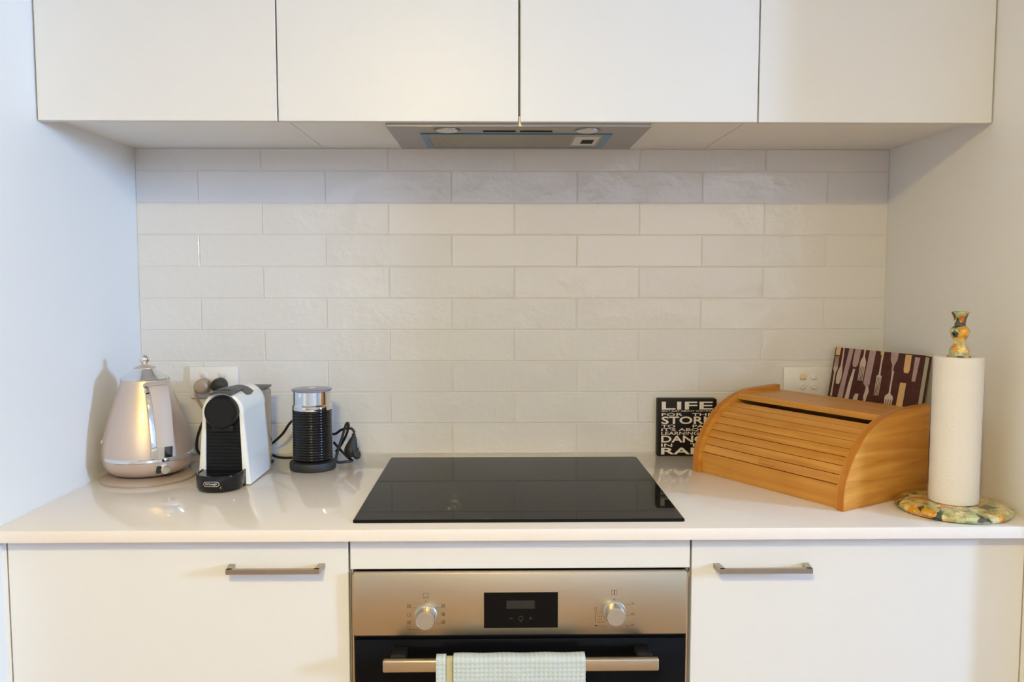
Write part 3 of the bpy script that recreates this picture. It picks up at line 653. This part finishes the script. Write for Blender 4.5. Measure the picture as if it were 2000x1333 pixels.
# loose plug leaning against the wall
p_ = [Vector(q) for q in ((-.3790, -.080, .9660), (-.3795, -.0795, .9560), (-.3830, -.079, .9420), (-.3860, -.078, .9260), (-.3800, -.078, .9140))]
pl = obj('plug', tube([q - mf.location for q in spline(p_, 6)], lambda f: .0042 + .0120 * min(1, max(0, f - .12) * 1.7) - .002 * max(0, f - .8) * 5, 20), 'black_matt', mf)
pl2 = obj('plug_face', prism([(.0165 * math.cos(a), .0165 * math.sin(a)) for a in [2 * math.pi * k / 24 for k in range(24)]], lambda a, b, t_: (a, b, t_), 0, .010, bev=.002), 'black_matt', pl, Vector((-.3800, -.0780, .9190)) - mf.location)
pl2.rotation_euler = (math.radians(10), math.radians(62), 0)
for a, b in ((-.006, .004), (.005, .004), (0, -.006)):
    obj('pin', B(a - .001, a + .001, b - .003, b + .003, .0095, .0180, bev=.0004), 'brass', pl2)

# ------------------------------------------------------------------ word sign
SX, SY = 0.3455, -0.0310; SW = .1420; SH = .1395
sg = thing('word_sign', 'black box sign with white capital lettering behind the bread box', 'sign', (SX, SY, ZC))
obj('panel', B(0, SW, 0, .0280, 0, SH, bev=.0022, seg=2), 'signblack', sg)
bm = bmesh.new()
rows = [("LIFE", .1139, .1330, .018), ("ISN'T JUST ABOUT WAITING", .1075, .1132 - .0005, .004), ("FOR   THE", .0984, .1050, .012), ("STORM", .0785, .0970, .022), ("TO      PASS", .0697, .0770, .012),
        ("IT'S ABOUT", .0616, .0684, .012), ("LEARNING TO", .0521, .0598, .010), ("DANCE", .0333, .0503, .022), ("IN     THE", .0229, .0308, .012), ("RAIN", .0042, .0209, .022)]
for txt, z0, z1, bo in rows:
    join_bm(bm, text_bm(txt, .1300 if txt == 'STORM' else .1240, z1 - z0, lambda a, b, z=0: (.0085 + a, -.0004, z0 + b), bold=bo))
obj('lettering', bm, 'letter', sg, smooth=False)

# ------------------------------------------------------------------ bread box (built in its own axes: +x along the front, +y depth)
FLp = Vector((.3951, -.1854, ZC)); ang = math.atan2(-.85801, .51363)
bb = thing('bread_box', 'wooden roll top bread box with slatted lid turned toward the cooktop', 'bread box', FLp, ang)
BL, BD, PT = .3905, .262, .0175
sidep = spline([(.0, .0, 0), (.0004, .030, 0), (.0042, .052, 0), (.0150, .078, 0), (.0340, .1060, 0), (.0610, .1345, 0), (.0960, .1560, 0), (.1350, .1695, 0), (.1700, .1752, 0), (.2620, .1790, 0)], 4)
so = [(p.x, p.y) for p in sidep] + [(BD, 0)]
for x0, mname in ((0, 'side_panel'), (BL - PT, 'side_panel')):
    o = obj(mname, prism(so, lambda a, b, t_: (t_, a, b), x0, x0 + PT, bev=.0018, seg=2), 'wood_side', bb, angle=30)
    # darker end-grain rail along the curved edge, standing on the panel face edge
    bm = bmesh.new(); rr = []
    pts = [p for p in sidep]
    for i, p in enumerate(pts):
        rr.append([bm.verts.new((xx, p.x + oy_, p.y + oz_)) for xx, oy_, oz_ in ((x0 + .0019, 0, 0), (x0 + PT - .0019, 0, 0))])
    for i in range(len(rr)):
        a = pts[max(i - 1, 0)]; b = pts[min(i + 1, len(pts) - 1)]; t_ = (b - a).normalized(); n_ = Vector((-t_.y, t_.x, 0))
        for v in rr[i]: v.co.y += n_.x * .0003; v.co.z += n_.y * .0003
    for a, b in zip(rr, rr[1:]): bm.faces.new((a[0], a[1], b[1], b[0]))
    obj('edge_band', bm, 'wood_rail', o)
ins = .0105
def off(p, q, d): t_ = (q - p).normalized(); return Vector((-t_.y, t_.x, 0)) * -d
dense = spline([tuple(p) for p in sidep], 6)
inner = []
for i in range(len(dense)):
    a = dense[max(i - 1, 0)]; b = dense[min(i + 1, len(dense) - 1)]; inner.append(dense[i] + off(a, b, ins))
arc = [0.0]
for a, b in zip(inner, inner[1:]): arc.append(arc[-1] + (b - a).length)
def at(s_):
    for i in range(len(arc) - 1):
        if arc[i + 1] >= s_:
            f = (s_ - arc[i]) / max(1e-9, arc[i + 1] - arc[i]); p = inner[i].lerp(inner[i + 1], f); return p, (inner[i + 1] - inner[i]).normalized()
    return inner[-1], (inner[-1] - inner[-2]).normalized()
obj('front_board', B(PT, BL - PT, ins, ins + .012, 0.0, .0440, bev=.001), 'wood', bb)
s0 = .0455; pitch = .0182
for k in range(8):
    pa, ta = at(s0 + .0004); pb_, tb = at(s0 + pitch - .0009); n_ = Vector((-(pb_ - pa).y, (pb_ - pa).x, 0)).normalized()
    th = .008; A = [(pa.x, pa.y), (pb_.x, pb_.y), (pb_.x - n_.x * th, pb_.y - n_.y * th), (pa.x - n_.x * th, pa.y - n_.y * th)]
    o = obj('slat', prism(A, lambda a, b, t_: (t_, a, b), PT + .0005, BL - PT - .0005, bev=0), 'wood', bb, smooth=False); s0 += pitch
s_end = s0
pe, te = at(s_end)
tb0 = pe.x + .012
obj('top_board', B(PT, BL - PT, tb0, BD - .001, .1545, .1675, bev=.0012), 'wood', bb)
obj('back_board', B(PT, BL - PT, BD - .012, BD - .002, .0005, .1540), 'wood', bb, smooth=False)
obj('bottom_board', B(PT, BL - PT, ins + .0125, BD - .0125, .0005, .010), 'wood', bb, smooth=False)
pq, tq = at(.0455 + pitch * .45)
obj('lid_grip', B(BL * .5 - .020, BL * .5 + .020, pq.x - .0035, pq.x + .002, pq.y - .0035, pq.y + .0035, bev=.0015, seg=2), 'wood', bb)
obj('interior_shadow_board', B(PT + .001, BL - PT - .001, .10, .20, .118, .121), 'shadowgap', bb, smooth=False)  # near-black sheet, shade inside the box put into its colour

# ------------------------------------------------------------------ cookbook leaning in the corner
dB = Vector((.41289, -.91078, 0)); nB = Vector((-.91078, -.41289, 0))
lean = .05; bh = math.sqrt(.264 ** 2 + lean ** 2) - .0044
upv = (Vector((0, 0, .264)) - nB * lean).normalized()
blc = Vector((.7325, -.0407, ZC + .0044))
bk = thing('cookbook', 'dark brown cookbook with cutlery photo cover leaning in the corner', 'book', blc)
fn = dB.cross(upv).normalized()
if fn.dot(nB) < 0: fn = -fn
BKW, BKT = .247, .0215
def bp3(a, b, t_): return tuple(dB * a + upv * b - fn * t_)
lift = .0
obj('front_cover', prism([(0, 0), (BKW, 0), (BKW, bh), (0, bh)], bp3, 0, .0022), 'cover', bk, smooth=False)
obj('back_cover', prism([(0, .0), (BKW, .0), (BKW, bh), (0, bh)], bp3, BKT - .0022, BKT), 'cover', bk, smooth=False)
obj('spine', prism([(0, .0), (.0022, .0), (.0022, bh), (0, bh)], bp3, .0022, BKT - .0022), 'cover', bk, smooth=False)
obj('page_block', prism([(.0024, .003), (BKW - .004, .003), (BKW - .004, bh - .003), (.0024, bh - .003)], bp3, .0022, BKT - .0022), 'pages', bk, smooth=False)
def decal(name, m_, polys):
    bm = bmesh.new()
    for P in polys:
        bm.faces.new([bm.verts.new(bp3(a, b, -.0003)) for a, b in P])
    return obj(name, bm, m_, bk, smooth=False)
# cover print: coordinates as fractions of the visible upper strip (u 0..1 across the cover, v 0..1 from top down 0.125 m)
VH = .118
def uv(u, v): return (u * BKW, bh - v * VH)
def strip(pts):  # pts (u,v,halfwidth)
    L = [uv(u - w_, v) for u, v, w_ in pts]; R = [uv(u + w_, v) for u, v, w_ in pts]; return L + R[::-1]
def quads(pts): return [strip([a, b]) for a, b in zip(pts, pts[1:])]
def fork(u0, v_neck, v_head, v_tip, wd, v_tail, tilt=0.0):
    out_ = quads([(u0 - tilt * (v_tail - v_neck) * -1 * 0, v_tail, .012), (u0, (v_tail + v_neck) / 2, .008), (u0, v_neck, .010), (u0, (v_neck * .5 + v_head * .5), wd * .95), (u0, v_head, wd)])
    for k in range(4):
        c = u0 - wd + wd * 2 * (k + .5) / 4; out_ += quads([(c, v_head, wd * .17), (c, v_tip, wd * .10)])
    return out_
for args in ((.040, .52, .40, .18, .026, 1.0), (.355, .14, .33, .62, .034, -.0), (.560, .46, .50, .86, .030, .05), (.700, .78, .90, 1.16, .046, .35)):
    decal('printed_fork', 'silver1', fork(*args))
for P in ([(.105, 0, .008), (.108, .36, .010), (.100, .48, .026), (.098, .62, .032), (.095, .74, .020)], [(.345, .88, .018), (.335, .95, .026), (.325, 1.2, .028)], [(.530, 1.0, .030), (.528, 1.3, .040)]):
    decal('printed_spoon', 'silver1', quads(P))
for P in ([(.195, 0, .026), (.165, .65, .026), (.150, 1.03, .032)], [(.275, 0, .036), (.268, .30, .034), (.266, .36, .016)], [(.445, 0, .036), (.432, .66, .036), (.440, .72, .014)], [(.690, -.0, .040), (.690, .14, .036), (.692, .24, .012), (.690, .36, .009)], [(.930, .05, .026), (.925, .5, .018)]):
    decal('printed_knife', 'silver2', quads(P))
for P in ([(.265, .40, .012), (.245, .70, .020), (.225, 1.15, .026)], [(.445, .70, .012), (.452, .80, .022), (.440, .92, .020), (.442, 1.0, .010)]):
    decal('printed_handle', 'silver1', quads(P))
for P in ([(.040, 0, .028), (.038, .16, .026)], [(.835, .02, .032), (.838, .30, .032), (.838, .36, .022)], [(.825, .55, .032), (.820, 1.2, .034)], [(.555, .0, .020), (.555, .07, .018)], [(.432, 1.0, .018), (.430, 1.3, .024)]):
    decal('printed_handle', 'silver3', quads(P))

# ------------------------------------------------------------------ kitchen roll and its holder
TX, TY = 0.8030, -0.5110
hn = thing('paper_towel_holder', 'decoupage paper towel holder with flower pattern base and turned finial', 'paper towel holder', (TX, TY, ZC))
obj('base', lathe([(0, 0), (.0880, 0), (.0950, .0025), (.0982, .0075), (.0970, .0125), (.0900, .0160), (.0750, .0178), (0, .0180)], 96), 'deco', hn)
obj('post', lathe([(.0110, .0180), (.0110, .2700), (.0160, .2740), (.0166, .2800), (.0166, .2960), (.0158, .3010), (.0115, .3065), (.0095, .3120), (.0100, .3170), (.0140, .3235), (.0164, .3300), (.0160, .3365), (.0125, .3405), (.0096, .3430), (.0094, .3490), (.0106, .3560), (.0132, .3630), (.0150, .3665), (.0150, .3685), (.0135, .3690), (.0110, .3650), (0, .3640)], 48), 'deco', hn)
pt = thing('paper_towel_roll', 'white embossed paper towel roll standing on the patterned holder', 'paper towel', (TX, TY, ZC + .0182))
prf = [(.0205, .0010), (.0400, 0), (.0416, .0012), (.0420, .004)] + [(.0420 + .00025 * math.sin(k * 1.7), .004 + k * .0105) for k in range(1, 25)] + [(.0420, .2650), (.0412, .2680), (.0395, .2688), (.0205, .2682)]
obj('paper', lathe(prf, 96), 'paper', pt)
obj('core', lathe([(.0185, .0012), (.0204, .0012), (.0204, .2672), (.0185, .2672), (.0185, .0012)], 48), 'cardboard', pt)
obj('loose_sheet', prism([(.0424 * math.cos(a), .0424 * math.sin(a)) for a in [math.radians(-20 + 2 * k) for k in range(20)]] + [(.0419 * math.cos(a), .0419 * math.sin(a)) for a in [math.radians(18 - 2 * k) for k in range(20)]], lambda a, b, t_: (a, b, t_), .002, .267), 'paper', pt)

# ------------------------------------------------------------------ tea towel over the oven door handle
BYc, BZ0, BZ1 = -.640, .6610, .6825
tt = thing('tea_towel', 'pale mint waffle weave tea towel hung over the oven door handle', 'tea towel', (-.02, BYc, .40))
def drape(name, m_, x0, x1, offs, zf, zb, parent, waffle=True, amp=.0011, cell=.0078, wob=.0, step=.0013):
    yh = .006 + offs; path = []
    z = zf
    top = BZ1 + offs
    n1 = int((top - .004 - zf) / step)
    for i in range(n1): path.append((-yh, zf + (top - .004 - zf) * i / n1))
    for k in range(11): a = math.pi * k / 10; path.append((-yh * math.cos(a), top - .004 + .0055 * math.sin(a)))
    n2 = int((top - .004 - zb) / (step * 2))
    for i in range(1, n2 + 1): path.append((yh, top - .004 - (top - .004 - zb) * i / n2))
    nx = max(4, int((x1 - x0) / step)); bm = bmesh.new(); rows_ = []; s_ = 0
    for j, (py, pz) in enumerate(path):
        if j: s_ += math.hypot(py - path[j - 1][0], pz - path[j - 1][1])
        a = path[max(j - 1, 0)]; b = path[min(j + 1, len(path) - 1)]; ty, tz = b[0] - a[0], b[1] - a[1]; l_ = math.hypot(ty, tz) or 1; ny, nz = -tz / l_, ty / l_
        row = []
        for i in range(nx + 1):
            x = x0 + (x1 - x0) * i / nx; d = 0
            if waffle: d = amp * (max(abs(math.cos(math.pi * x / cell)), abs(math.cos(math.pi * s_ / cell))) ** 3) + .0004 * math.sin(x * 90 + s_ * 40)
            d += wob * math.sin(x * 55 + 1.3) * max(0, min(1, (BZ1 - pz) / .12)) if py < 0 else 0
            row.append(bm.verts.new((x + .02, py + ny * d, pz + nz * d - .40)))
        rows_.append(row)
    for a, b in zip(rows_, rows_[1:]):
        for i in range(nx): bm.faces.new((a[i], a[i + 1], b[i + 1], b[i]))
    o = obj(name, bm, m_, parent, angle=80)
    md = o.modifiers.new('thick', 'SOLIDIFY'); md.thickness = .0016; md.offset = -1
    return o
drape('front_layer', 'mint', -.1160, .1075, .0062, .44, .48, tt, wob=.0015)
drape('under_layer', 'mint', -.1455, -.1290, .0052, .43, .47, tt, wob=.001)
drape('hem', 'hem', -.1295, -.1170, .0030, .43, .47, tt, waffle=False, step=.003)
drape('inner_layer', 'mint', -.110, .1060, .0022, .42, .46, tt, waffle=False, step=.004)

# ------------------------------------------------------------------ pendant lamp behind the camera
lp = thing('pendant_lamp', 'flat round opal pendant lamp on a thin rod', 'lamp', (LAMP_X, LAMP_Y, CZ))
lz = LAMP_Z - CZ
obj('ceiling_rose', lathe([(0, -.0005), (.050, -.0005), (.050, -.018), (.044, -.022), (0, -.022)], 40), 'satin', lp)
obj('rod', lathe([(0, -.0215), (.006, -.0215), (.006, lz + .034), (0, lz + .034)], 20), 'satin', lp)
obj('shade', lathe([(0, lz + .0335), (.030, lz + .0335), (.135, lz + .020), (.150, lz + .014), (.150, lz + .010), (0, lz + .010)], 56), 'satin', lp)
obj('diffuser', lathe([(0, lz + .0095), (.143, lz + .0095), (.146, lz + .006), (.146, lz - .006), (.138, lz - .012), (0, lz - .014)], 56), 'opal', lp)
